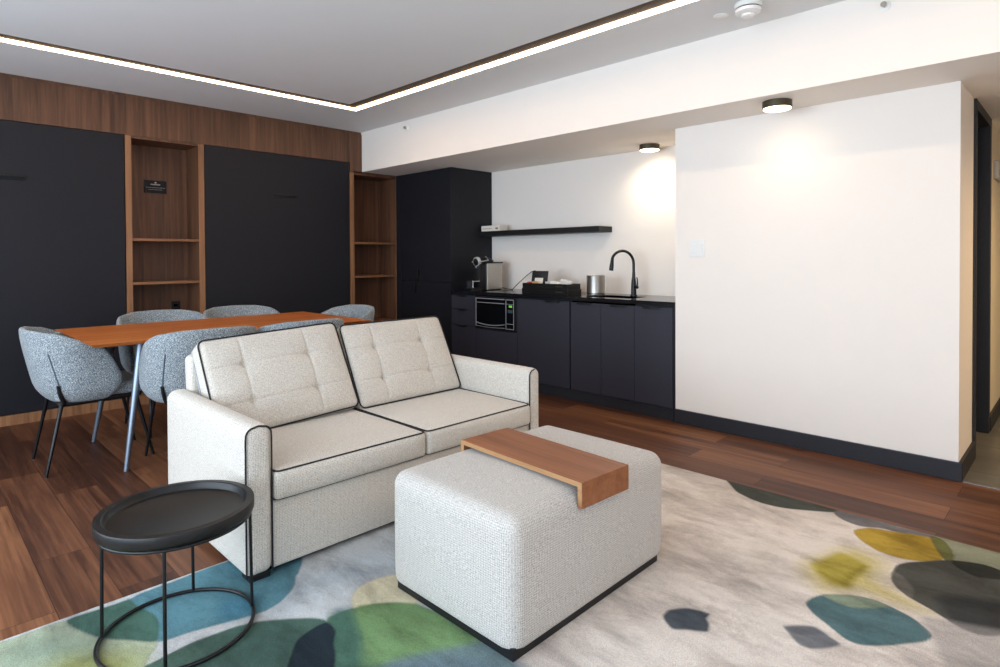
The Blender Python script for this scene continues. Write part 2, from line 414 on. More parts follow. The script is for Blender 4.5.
for k in range(11): box(bm, (-.055+k*.010, -.0095, -.026), (-.049+k*.010, -.008, -.0235))
link_mesh('small_print', bm, M['silverprint'], pl)
so = thing('wall_socket', 'black power socket low on the back of the left shelf niche', 'socket', (1.766, YW+.3, .763))
part('cover_plate', M['base'], so, [((-.036, -.008, -.058), (.036, 0, .058))], .003)
part('outlet', M['blackglass'], so, [((-.018, -.011, .008), (.018, -.008, .034)), ((-.018, -.011, -.034), (.018, -.008, -.008))], .002)

# ------------------------------------------------------------------ kitchen
tc = thing('tall_cabinet', 'tall black cabinet reaching the soffit in the corner between shelf niche and kitchen wall', 'cabinet', (4.25, 5.07, 0)); o = tc.location
part('body', M['black'], tc, rel([((3.977, 4.612, .0), (XK-.002, 5.543, ZS-.001))], o), .001)
part('filler_strip', M['black'], tc, rel([((3.957, 5.46, .09), (3.977, 5.543, ZS-.003))], o), .001)
part('door', M['black'], tc, rel([((3.957, 4.612, .95), (3.976, 5.456, ZS-.004))], o), .0015)
dd = part('door', M['black'], tc, rel([((3.957, 4.612, .09), (3.976, 5.456, .945))], o), .0015)
bm = bmesh.new(); lo, hi = rel([((3.935, 5.13, .95), (3.956, 5.15, 1.075))], o)[0]; box(bm, lo, hi, .004); link_mesh('door_handle', bm, M['base'], tc, 40)
bm = bmesh.new(); lo, hi = rel([((3.935, 5.18, .82), (3.956, 5.19, .935))], o)[0]; box(bm, lo, hi, .004); link_mesh('door_handle', bm, M['base'], tc, 40)

ZT = .87
def pull(bm, y0, y1, z):   # slim edge pull, rounded ends
    box(bm, (XW-.016, y0, z-.006), (XW+.004, y1, z), .002)
    box(bm, (XW-.016, y0+.008, z-.016), (XW-.012, y1-.008, z-.002), .001)
def kcab(label, y0, y1, fronts, ztop=ZT-.031):
    b = thing('kitchen_cabinet', label, 'cabinet', (XW+.02, (y0+y1)/2, 0), 0, None); o = b.location
    part('body', M['black'], b, rel([((XW+.02, y0+.0005, .09), (XK-.003, y1-.0005, ztop))], o), 0)
    for kind, a, c, z0, z1, pa, pb in fronts:
        p = part(kind, M['cab'], b, rel([((XW, a+.0015, z0), (XW+.0195, c-.0015, z1))], o), .001)
        if pa is not None:
            bm = bmesh.new(); pull(bm, pa, pb, z1+.001)
            bmesh.ops.translate(bm, verts=bm.verts, vec=[-x for x in o]); link_mesh('pull_handle', bm, M['base'], p, 40)
    return b
kcab('narrow black drawer cabinet between the tall cabinet and the microwave', 4.255, 4.611,
     (('drawer', 4.255, 4.609, .69, .825, 4.38, 4.50), ('drawer', 4.255, 4.609, .53, .685, 4.38, 4.50), ('drawer', 4.255, 4.609, .095, .525, 4.38, 4.50)))
mc = thing('kitchen_cabinet', 'black base cabinet that holds the built-in microwave', 'cabinet', (XW+.02, 3.98, 0)); o = mc.location
part('body', M['black'], mc, rel([((XW+.02, 3.695, .09), (XK-.003, 4.2545, .515)), ((XW+.004, 4.243, .515), (XK-.003, 4.2545, ZT-.031)), ((XW+.004, 3.695, .515), (XK-.003, 3.703, ZT-.031)), ((XK-.02, 3.703, .515), (XK-.003, 4.243, ZT-.031))], o), 0)
part('drawer', M['cab'], mc, rel([((XW, 3.6965, .095), (XW+.0195, 4.253, .512))], o), .001)
kcab('black fridge-width cabinet door right of the microwave, under the stacked boxes', 3.093, 3.6945, (('door', 3.097, 3.694, .095, .825, 3.2, 3.36),))
kcab('black base cabinet door under the steel ice bucket', 2.781, 3.0925, (('door', 2.781, 3.085, .095, .825, 2.87, 3.02),), .69)
kcab('black base cabinet door under the left half of the sink', 2.475, 2.7805, (('door', 2.475, 2.7805, .095, .825, 2.54, 2.69),), .69)
kcab('black base cabinet door at the right end of the counter, beside the white wall', 2.15, 2.4745, (('door', 2.152, 2.4745, .095, .825, 2.24, 2.40),))
tag(part('end_panel', M['black'], None, [((XW-.003, 2.1305, .0), (XK-.003, 2.1495, ZT-.031))], .001), 'thin black end panel closing the counter run against the white wall', 'panel')
tag(part('toe_kick', M['baseboard'], None, [((XW+.012, 2.15, 0), (XW+.03, 4.611, .0895))], .001), 'black recessed plinth under the kitchen base cabinets', 'plinth')
bm = bmesh.new()
sx0, sx1, sy0, sy1 = 4.06, 4.33, 2.58, 2.98
for lo, hi in (((XW-.006, 2.131, ZT-.03), (sx0, 4.61, ZT)), ((sx1, 2.131, ZT-.03), (XK-.001, 4.61, ZT)), ((sx0, 2.131, ZT-.03), (sx1, sy0, ZT)), ((sx0, sy1, ZT-.03), (sx1, 4.61, ZT))): box(bm, lo, hi)
bmesh.ops.remove_doubles(bm, verts=bm.verts, dist=1e-5)
wt = tag(link_mesh('worktop', bm, M['stone']), 'glossy black worktop over the kitchen base cabinets', 'worktop')
sk = thing('sink', 'black sink let into the worktop in front of the faucet', 'sink', ((sx0+sx1)/2, (sy0+sy1)/2, ZT)); o = sk.location
part('basin', M['blackglass'], sk, rel([((sx0+.001, sy0+.001, ZT-.16), (sx1-.001, sy1-.001, ZT-.15)), ((sx0+.001, sy0+.001, ZT-.15), (sx0+.008, sy1-.001, ZT-.001)), ((sx1-.008, sy0+.001, ZT-.15), (sx1-.001, sy1-.001, ZT-.001)), ((sx0+.008, sy0+.001, ZT-.15), (sx1-.008, sy0+.008, ZT-.001)), ((sx0+.008, sy1-.008, ZT-.15), (sx1-.008, sy1-.001, ZT-.001))], o), 0)
bm = bmesh.new(); lathe(bm, [(0, 0), (.03, 0), (.032, .004), (.02, .004), (0, .002)], (0, 0, -.15), 24); link_mesh('drain', bm, M['steel'], sk, 40)
# faucet
fa = thing('faucet', 'black gooseneck kitchen faucet with side lever behind the sink', 'faucet', (4.38, 2.74, ZT), math.atan2(.10, -.22))
bm = bmesh.new(); lathe(bm, [(0, 0), (.029, 0), (.029, .006), (.023, .012), (.021, .1), (.019, .13), (.014, .16), (.0125, .2), (0, .2)], (0, 0, 0), 24); link_mesh('body', bm, M['metal'], fa, 40)
pts = [(0, 0, .19), (0, 0, .26)] + [(.11-.11*math.cos(a), 0, .27+.11*math.sin(a)) for a in [PI*k/18 for k in range(0, 16)]]
a = PI*15/18; e = Vector(pts[-1]); dirv = Vector((math.sin(a), 0, math.cos(a)))
bm = bmesh.new(); tube(bm, pts, .0115, 12); link_mesh('neck', bm, M['metal'], fa, 50)
bm = bmesh.new(); dv = Vector((.12, 0, -.9)).normalized(); tube(bm, [e, e+dv*.01, e+dv*.03, e+dv*.07, e+dv*.105, e+dv*.11], [.0115, .0125, .014, .0175, .0185, .016], 14); link_mesh('spray_head', bm, M['metal'], fa, 50)
bm = bmesh.new(); tube(bm, [(0, -.012, .075), (0, .055, .075)], [.015, .013], 12); link_mesh('lever_hub', bm, M['metal'], fa, 50)
bm = bmesh.new(); tube(bm, [(0, .050, .078), (0, .056, .11), (0, .054, .14), (0, .046, .158)], [.008, .006, .005, .0045], 10); link_mesh('lever', bm, M['metal'], fa, 50)
# ice bucket
ib = thing('ice_bucket', 'brushed steel ice bucket on the worktop left of the faucet', 'ice bucket', (4.2, 3.0, ZT))
bm = bmesh.new(); lathe(bm, [(0, 0), (.074, 0), (.077, .004), (.077, .02)], (0, 0, 0), 40); link_mesh('base_ring', bm, M['steel'], ib, 40)
bm = bmesh.new(); lathe(bm, [(.0765, .02), (.0765, .026), (.077, .026)], (0, 0, 0), 40); link_mesh('black_band', bm, M['base'], ib, 40)
bm = bmesh.new(); lathe(bm, [(.077, .026), (.079, .165), (.080, .172), (.076, .173), (.074, .168), (.072, .03), (0, .03)], (0, 0, 0), 40); link_mesh('bowl', bm, M['steel'], ib, 40)
# stacked black boxes with coffee supplies
def open_box(name, label, x0, x1, y0, y1, z0, z1, cat='box', notch=True):
    b = thing(name, label, cat, ((x0+x1)/2, (y0+y1)/2, z0)); hx, hy, h = (x1-x0)/2, (y1-y0)/2, z1-z0; th = .008
    part('body', M['blackwood'], b, [((-hx, -hy, 0), (hx, hy, .008)), ((-hx, -hy, .008), (-hx+th, hy, h)), ((hx-th, -hy, .008), (hx, hy, h)), ((-hx+th, -hy, .008), (hx-th, -hy+th, h)), ((-hx+th, hy-th, .008), (hx-th, hy, h))], .0015)
    bm = bmesh.new(); box(bm, (-hx-.002, -hy+.05, h*.42), (-hx, -hy+.13, h*.62)); link_mesh('label_plate', bm, M['bronze'], b)
    return b
open_box('storage_box', 'lower black box of the two stacked on the worktop', 4.05, 4.25, 3.19, 3.72, ZT, ZT+.048)
open_box('storage_box', 'upper black tray of the two stacked on the worktop, holding cups and packets', 4.055, 4.245, 3.195, 3.715, ZT+.0485, ZT+.095)
ZB = ZT+.0565
def card_stand():
    b = thing('menu_stand', 'tilted black card stand with a white label standing in the upper black tray', 'stand', (4.15, 3.60, ZB)); b.rotation_euler = (0, 0, R(8))
    bm = bmesh.new()
    fr = Matrix.Translation((0, 0, 0)) @ Matrix.Rotation(R(12), 4, 'Y')
    lst = [((-.006, -.085, .085), (.006, .085, .15)), ((-.006, .05, 0), (.006, .085, .085)), ((-.006, -.085, 0), (.006, -.04, .085)), ((-.006, -.04, 0), (.006, .05, .012))]
    for lo, hi in lst: box(bm, lo, hi, .002)
    bmesh.ops.transform(bm, matrix=fr, verts=bm.verts); link_mesh('frame', bm, M['base'], b, 40)
    bm = bmesh.new(); box(bm, (-.003, -.04, .012), (.003, .05, .085)); bmesh.ops.transform(bm, matrix=fr, verts=bm.verts); link_mesh('card', bm, M['paper'], b)
card_stand()
for i, (x, y, r, h, lab) in enumerate(((4.14, 3.48, .026, .05, 'pale paper cup in the black tray, nearest the card stand'), (4.20, 3.42, .026, .052, 'pale paper cup in the black tray, behind the packets'))):
    b = thing('paper_cup', lab, 'cup', (x, y, ZB), 0, 'cups in the black tray')
    bm = bmesh.new(); lathe(bm, [(0, 0), (r*.8, 0), (r, h), (r*1.06, h+.002), (r*.95, h), (r*.75, .004), (0, .004)], (0, 0, 0), 20); link_mesh('cup_wall', bm, M['cup'], b, 40)
def packet(name, label, cat, x, y, sx, sy, sz, mat, rz=0, tilt=0, mark=None):
    b = thing(name, label, cat, (x, y, ZB)); b.rotation_euler = (0, 0, rz)
    bm = bmesh.new(); soft(bm, (sx/2, sy/2, sz/2), min(sx, sy, sz)*.3, None, 3, 2, Matrix.Translation((0, 0, sz/2+abs(math.sin(tilt))*sy/2)) @ Matrix.Rotation(tilt, 4, 'X')); link_mesh('wrapper', bm, mat, b, 40)
packet('tea_packet', 'red packet at the left end of the black tray', 'packet', 4.10, 3.67, .05, .035, .05, M['red'], .2)
packet('tea_packet', 'tan packet leaning before the card stand', 'packet', 4.10, 3.60, .045, .06, .052, M['tan'], -.2, .1)
packet('coffee_packet', 'cream packet with tan print lying at the middle of the black tray', 'packet', 4.13, 3.38, .06, .11, .055, M['paper'], .1, .08)
packet('coffee_packet', 'pale packet tilted up at the right end of the black tray', 'packet', 4.15, 3.28, .05, .12, .062, M['cup'], -.1, .18)
# coffee machine (front towards the room, -X)
cm = thing('coffee_machine', 'silver and black capsule coffee machine at the left end of the worktop', 'coffee machine', (4.18, 4.36, ZT))
def cmx(lst): return [((a[0]-4.20, a[1]-4.33, a[2]), (b[0]-4.20, b[1]-4.33, b[2])) for a, b in lst]
part('body', M['blackwood'], cm, cmx([((4.17, 4.275, .0), (4.40, 4.385, .262))]), .008, 3)
part('side_panel', M['steel'], cm, cmx([((4.185, 4.262, .006), (4.395, 4.275, .27))]), .004)
part('side_panel', M['steel'], cm, cmx([((4.185, 4.385, .006), (4.395, 4.398, .27))]), .004)
part('top_lid', M['base'], cm, cmx([((4.17, 4.268, .270), (4.42, 4.392, .284))]), .005)
bm = bmesh.new(); tube(bm, [(-.113, 0, .284), (-.109, 0, .285), (0, 0, .300), (.07, 0, .296), (.12, 0, .287)], [.030, .036, .036, .033, .020], 20); link_mesh('brew_head', bm, M['base'], cm, 50)
bm = bmesh.new(); tube(bm, [(-.108, 0, .285), (-.102, 0, .286), (-.080, 0, .288)], [.042, .050, .050], 24); link_mesh('brew_cap', bm, M['silver'], cm, 50)
bm = bmesh.new(); tube(bm, [(-.115, -.045, .285), (-.06, -.05, .292), (.02, -.045, .302), (.03, 0, .336), (.02, .045, .302), (-.06, .05, .292), (-.115, .045, .285)], .007, 8); link_mesh('lever', bm, M['silver'], cm, 50)
bm = bmesh.new(); box(bm, (-.12, -.012, .215), (-.085, .012, .25), .004); link_mesh('spout', bm, M['chrome'], cm, 40)
part('column', M['base'], cm, cmx([((4.10, 4.285, .0), (4.172, 4.375, .27))]), .006)
part('cup_shelf', M['chrome'], cm, cmx([((4.01, 4.285, .088), (4.105, 4.375, .10)), ((4.01, 4.285, .018), (4.018, 4.375, .09))]), .003)
part('drip_tray', M['blackwood'], cm, cmx([((3.985, 4.28, 0), (4.11, 4.38, .03))]), .004)
# power cord to the wall
bm = bmesh.new()
P = [(4.38, 4.30, ZT+.02), (4.42, 4.24, ZT+.006), (4.40, 4.17, ZT+.005), (4.34, 4.12, ZT+.005), (4.38, 4.14, ZT+.015), (4.44, 4.12, ZT+.07), (4.50, 4.07, ZT+.14), (4.53, 4.02, ZT+.185), (4.546, 3.985, ZT+.195)]
cv = []
for i in range(len(P)-1):
    p0, p1, p2, p3 = [Vector(P[max(0, min(len(P)-1, j))]) for j in (i-1, i, i+1, i+2)]
    for k in range(6):
        u = k/6; cv.append(.5*((2*p1)+(-p0+p2)*u+(2*p0-5*p1+4*p2-p3)*u*u+(-p0+3*p1-3*p2+p3)*u**3))
cv.append(Vector(P[-1])); tube(bm, cv, .0038, 8)
tag(link_mesh('power_cord', bm, M['base'], None, 60), 'thin black cord running from the coffee machine up to the wall', 'cord')
# microwave in its niche
mw = thing('microwave', 'black microwave with silver outline and green display built under the worktop', 'microwave', (XW, 3.973, .518)); o = mw.location
part('body', M['base'], mw, rel([((XW+.002, 3.706, .518), (XW+.36, 4.240, .832))], o), .003)
y0, y1, z0, z1 = 3.722, 4.228, .535, .818
part('door', M['blackglass'], mw, rel([((XW-.014, 3.83, z0), (XW+.001, y1, z1))], o), .003)
bm = bmesh.new()
for lo, hi in rel([((XW-.019, 3.84, z1-.012), (XW-.013, y1, z1-.004)), ((XW-.019, y1-.007, z0+.004), (XW-.013, y1, z1-.004)), ((XW-.019, 3.84, z1-.05), (XW-.013, y1-.02, z1-.044))], o): box(bm, lo, hi, .001)
pts = [(XW-.018-o[0], y-o[1], z0+.045-.02*(1-((y-4.03)/.2)**2)-o[2]) for y in [3.84+i*(y1-3.845)/14 for i in range(15)]]; tube(bm, pts, .005, 8)
pts = [(XW-.018-o[0], y-o[1], z0+.012-.008*(1-((y-4.03)/.2)**2)-o[2]) for y in [3.84+i*(y1-3.845)/14 for i in range(15)]]; tube(bm, pts, .003, 8)
link_mesh('door_trim', bm, M['trimsteel'], mw, 40)
part('control_panel', M['blackglass'], mw, rel([((XW-.014, y0, z0), (XW+.001, 3.827, z1))], o), .002)
bm = bmesh.new()
for lo, hi in rel([((XW-.018, y0, z0+.004), (XW-.013, y0+.006, z1-.004)), ((XW-.018, y0, z1-.012), (XW-.013, 3.826, z1-.005)), ((XW-.018, y0, z0+.002), (XW-.013, 3.826, z0+.008)), ((XW-.018, 3.819, z0+.004), (XW-.013, 3.825, z1-.004)), ((XW-.018, y0+.006, z0+.05), (XW-.013, 3.82, z0+.055)), ((XW-.018, y0+.006, z1-.05), (XW-.013, 3.82, z1-.046))], o): box(bm, lo, hi, .001)
link_mesh('panel_trim', bm, M['trimsteel'], mw, 40)
part('display', M['screen'], mw, rel([((XW-.0155, 3.745, z1-.078), (XW-.0135, 3.785, z1-.058))], o), 0)
part('keypad', plain('keypad_grey', '3c414c', .5), mw, rel([((XW-.0155, 3.74, z1-.13), (XW-.0135, 3.80, z1-.10))], o), .001)
# wall shelf and box
tag(part('wall_shelf', M['base'], None, [((4.35, 3.07, 1.422), (XK, 4.611, 1.474))], .002), 'long thin black floating shelf on the white kitchen wall', 'shelf')
sb = thing('small_box', 'small white printed box on the left end of the floating shelf', 'box', (4.42, 4.44, 1.474))
part('carton', M['paper'], sb, [((-.06, -.13, 0), (.06, .14, .058))], .002)
part('print', M['ink'], sb, [((-.0615, .12-.02*k-.013, .024), (-.0598, .12-.02*k, .030)) for k in range(7)], 0)
part('printed_mark', M['ink'], sb, [((-.0615, -.105, .018), (-.0598, -.07, .036))], 0)
# switches
sw = thing('light_switch', 'white double light switch on the bare white wall', 'switch', (XW, 1.962, 1.256))
part('cover_plate', M['white_plastic'], sw, [((-.007, -.057, -.06), (0, .057, .06))], .003)
for s in (-1, 1): part('rocker', M['white_plastic'], sw, [((-.012, s*.024-.016, -.034), (-.007, s*.024+.016, .034))], .002)
th = thing('wall_panel', 'small pale grey box high on the corridor wall beyond the dark doorway', 'wall panel', (5.60, YE, 1.80))
part('cover', plain('grey_plastic', 'b9b7b2', .5), th, [((-.12, -.03, -.06), (.2, 0, .07))], .006, 3)
part('grille', M['silverprint'], th, [((-.09, -.032, -.03+.02*k), (.17, -.0295, -.022+.02*k)) for k in range(4)], 0)
# surface lamps
def lamp(x, y, label, power, tint=(1, .86, .66)):
    b = thing('ceiling_lamp', label, 'ceiling lamp', (x, y, ZS), 0, 'round surface lamps under the soffit')
    bm = bmesh.new(); lathe(bm, [(0, 0), (.082, 0), (.082, -.042), (.077, -.042), (.077, -.03), (0, -.03)], (0, 0, 0), 40); link_mesh('housing', bm, M['bronze'], b, 40)
    bm = bmesh.new(); lathe(bm, [(.0765, -.031), (.0765, -.045), (.072, -.048), (0, -.049)], (0, 0, 0), 40); link_mesh('diffuser', bm, M['lamp'], b, 40)
    l = bpy.data.lights.new('lamp_light', 'SPOT'); l.energy = power; l.color = tint; l.spot_size = R(172); l.spot_blend = 1; l.shadow_soft_size = .06
    lo = bpy.data.objects.new('lamp_light', l); C.objects.link(lo); lo.location = (0, 0, -.075); lo.parent = b
lamp(3.70, 1.33, 'round bronze surface lamp above the bare white wall', 3.2)
lamp(4.375, 2.585, 'round bronze surface lamp above the kitchen sink', 20)
lamp(4.85, -.5, 'round bronze surface lamp above the corridor tiles, outside the view', 95, (1, .68, .34))
# smoke detector
sd = thing('smoke_detector', 'round white smoke detector on the ceiling near the beam', 'smoke detector', (3.20, 1.30, ZC))
bm = bmesh.new(); lathe(bm, [(0, 0), (.068, 0), (.070, -.006), (.068, -.022), (.064, -.025)], (0, 0, 0), 36); link_mesh('base', bm, M['white_plastic'], sd, 35)
bm = bmesh.new(); lathe(bm, [(.060, -.025), (.060, -.031), (.0, -.031)], (0, 0, 0), 36); link_mesh('vent_gap', bm, M['base'], sd, 35)
bm = bmesh.new(); lathe(bm, [(.066, -.031), (.064, -.046), (.052, -.054), (.046, -.055)], (0, 0, 0), 36); lathe(bm, [(.066, -.031), (.0, -.031)], (0, 0, 0), 36); link_mesh('cover', bm, M['white_plastic'], sd, 35)
bm = bmesh.new(); lathe(bm, [(.046, -.055), (.034, -.057), (.034, -.066), (.024, -.073), (0, -.074)], (0, 0, 0), 36); link_mesh('sensor', bm, M['white_plastic'], sd, 35)
bm = bmesh.new(); lathe(bm, [(0, 0), (.04, 0), (.042, -.004), (.036, -.008), (0, -.009)], (0, 0, 0), 30)
o = link_mesh('round_cap', bm, M['white_plastic'], None, 35, (3.25, 1.47, ZC)); tag(o, 'flat round white cap on the ceiling beside the smoke detector', 'cap')
def sprinkler(y, z, label):
    b = thing('sprinkler', label, 'sprinkler', (XB, y, z), 0, 'sprinkler heads on the beam')
    def L(pr):
        bm = bmesh.new(); lathe(bm, pr, (0, 0, 0), 20); bmesh.ops.rotate(bm, verts=bm.verts, cent=(0, 0, 0), matrix=Matrix.Rotation(R(-90), 3, 'Y')); return bm
    link_mesh('escutcheon', L([(0, 0), (.026, 0), (.025, .004), (.012, .008), (.012, .012), (0, .012)]), M['white_plastic'], b, 40)
    link_mesh('nozzle', L([(.009, .012), (.008, .03), (0, .03)]), M['steel'], b, 40)
    link_mesh('deflector', L([(0, .032), (.014, .032), (.014, .034), (0, .034)]), M['steel'], b, 40)
    bm = bmesh.new()
    for s in (-1, 1): tube(bm, [(-.012, 0, s*.009), (-.022, 0, s*.013), (-.033, 0, s*.006)], .002, 6)
    link_mesh('arms', bm, M['steel'], b, 40)
sprinkler(.742, 2.457, 'small sprinkler head on the beam face near the top right')
sprinkler(4.74, 2.465, 'small sprinkler head on the beam face near the walnut wall')

# ------------------------------------------------------------------ rug
def ray(u, v, z):
    a, b = (u-500)/F, -(v-CY)/F
    d = Vector([rt[i]*a + up[i]*b + fw[i] for i in range(3)]); tt = (z-EYE)/d.z
    return (d.x*tt, d.y*tt)
RX0, RX1, RY0, RY1, RH = -.35, 3.087, -.55, 2.415, .009
# outlines of the design and of some painted daylight, measured on the rug plane (metres, stored from the survey list)
DES = []
def blob(col, pts, soft_=0, al=1.0):
    DES.append((lin(col), np.array([ray(u, v, RH) for u, v in pts]), soft_, al))
blob('d6dee2', [(-60, 600), (225, 560), (420, 520), (420, 700), (-60, 900)], .12, .75)  # pale blue-grey ground, partly cool daylight put into the rug colour
blob('b4c2cd', [(297, 578), (400, 532), (440, 540), (440, 575), (330, 590), (270, 615)], .08, .6)  # bluer area by the sofa, partly daylight and shadow painted in
blob('c6d0b4', [(-200, 700), (0, 642), (66, 621), (86, 633), (112, 639), (158, 640), (150, 655), (143, 669), (120, 720), (-60, 900)], .004)
blob('a8ac62', [(60, 655), (110, 650), (142, 655), (138, 672), (100, 700), (40, 690)], .05, .8)
blob('8fae9c', [(0, 648), (60, 630), (100, 645), (40, 665), (0, 668)], .06, .5)
blob('6c9dab', [(128, 600), (225, 562), (300, 535), (300, 570), (297, 576), (292, 588), (280, 602), (264, 612), (230, 621), (190, 633), (158, 641), (150, 620)], .004)
blob('4d8aa6', [(222, 600), (255, 596), (262, 606), (230, 621), (220, 614)], .03, .6)
blob('587d70', [(66, 621), (125, 600.5), (128, 599.6), (152, 614), (160, 626), (158, 640), (140, 641), (112, 639), (86, 633)], .004)
blob('587468', [(130, 690), (143, 667), (150, 663), (190, 644), (230, 628), (254, 623), (290, 618), (310, 618), (326, 621), (340, 640), (350, 700), (130, 780)], .004)
blob('3c5554', [(230, 632), (290, 624), (300, 640), (260, 680), (200, 690)], .06, .4)
blob('78996f', [(326, 621), (335, 614.5), (351, 609), (373, 604), (399, 602), (416, 603), (470, 630), (512, 662), (560, 720), (330, 800), (333, 660)], .004)
blob('48706a', [(326, 621), (351, 609), (362, 640), (366, 667), (440, 660), (500, 665), (560, 720), (330, 800)], .02, .75)
blob('fff6d2', [(352, 596), (360, 586), (375, 579.5), (397, 574), (440, 572), (470, 590), (416, 603.5), (399, 602.5), (373, 604.5), (353, 608.5)], .004)
blob('86a873', [(357, 608), (373, 604.5), (399, 602.5), (416, 603.5), (450, 622), (478, 642), (460, 650), (420, 656), (385, 663), (368, 652), (362, 630)], .008, .85)
blob('7d8f9f', [(430, 652), (490, 642), (530, 672), (520, 720), (400, 720), (380, 667)], .02, .75)
blob('2c3841', [(290, 656), (298, 640), (316, 626), (328, 622), (336, 630), (334, 642), (335, 654), (333, 668), (330, 690), (300, 700), (287, 680)], .004)
blob('5c625c', [(726, 478), (729, 484), (736.5, 491.5), (753, 500), (770, 505), (787, 508.7), (818, 511.4), (834, 512), (845, 509), (760, 484)], .004)
blob('8b8a8d', [(833.7, 512), (845, 520.7), (859, 526), (881, 528), (909, 534.7), (931, 539), (940, 533), (850, 508)], .004)
blob('d8c86a', [(803, 565), (850, 548), (885, 562), (880, 580), (905, 595), (930, 612), (900, 605), (860, 592), (820, 590)], .05, .75)
blob('c9ab4a', [(854.7, 530.5), (870, 527.7), (898, 532), (930, 538), (940, 551.5), (944.5, 560), (920.6, 560.8), (898, 558), (875.7, 550), (860, 539)], .004)
blob('b08d33', [(880, 532), (930, 539), (940, 552), (900, 542)], .012, .5)
blob('9da18a', [(936, 535), (1060, 565), (1080, 620), (1000, 570), (953, 561), (953, 553)], .004)
blob('787a4a', [(929, 536), (943, 540), (953, 553), (953.7, 561), (946, 561), (937.5, 550)], .004)
blob('5a5b55', [(891, 574), (897, 565.5), (920.6, 561), (957, 560.8), (982, 564), (1000, 570), (1040, 590), (1050, 625), (1000, 635), (977, 633.7), (957, 626), (934.6, 612), (912, 599), (897, 586.6)], .004)
blob('33342f', [(953, 561), (982, 564), (1000, 570), (1030, 585), (1000, 580), (975, 576), (958, 568)], .004, .9)
blob('35373a', [(935, 598), (965, 596), (1040, 612), (1000, 634), (977, 632), (957, 625)], .02, .7)
blob('77756f', [(891, 574), (895, 572), (906, 579), (914, 590), (912, 599), (900, 589), (892, 580)], .004)
blob('bfb04a', [(812, 565), (825, 557), (840, 553), (855, 558), (868, 566), (859, 577), (848, 588), (828, 581)], .016, .9)
blob('8c8430', [(822, 572), (835, 580), (848, 586), (858, 574), (864, 566), (850, 572), (842, 582)], .015, .6)
blob('64848a', [(807, 603.4), (812.6, 598), (822.4, 594.4), (847.7, 594.4), (870, 599), (892.6, 607.6), (912, 617.4), (926, 628.7), (931.8, 637), (923.4, 642.7), (892.6, 645.5), (864.5, 645), (847.7, 640), (828, 626), (814, 614.6)], .004)
blob('96a893', [(822.4, 594.4), (847.7, 594.4), (870, 599), (888, 606), (873, 609), (853, 608), (836, 602)], .004)
blob('5d6670', [(663, 616), (668, 610), (684, 608), (700, 611), (709, 614), (706, 618), (710, 624), (708, 632), (690, 630), (674, 629), (666, 622)], .005)
blob('8d9298', [(785, 627), (800, 625), (814, 627), (828, 636), (840.7, 645), (828, 648), (811, 648), (800, 644), (790, 634)], .005)
blob('6d7079', [(785, 627), (800, 625), (814, 627), (828, 636), (812, 634), (796, 634)], .01, .7)
blob('a8a4a2', [(926, 617), (1060, 650), (1060, 760), (960, 690), (934, 641)], .015, .6)
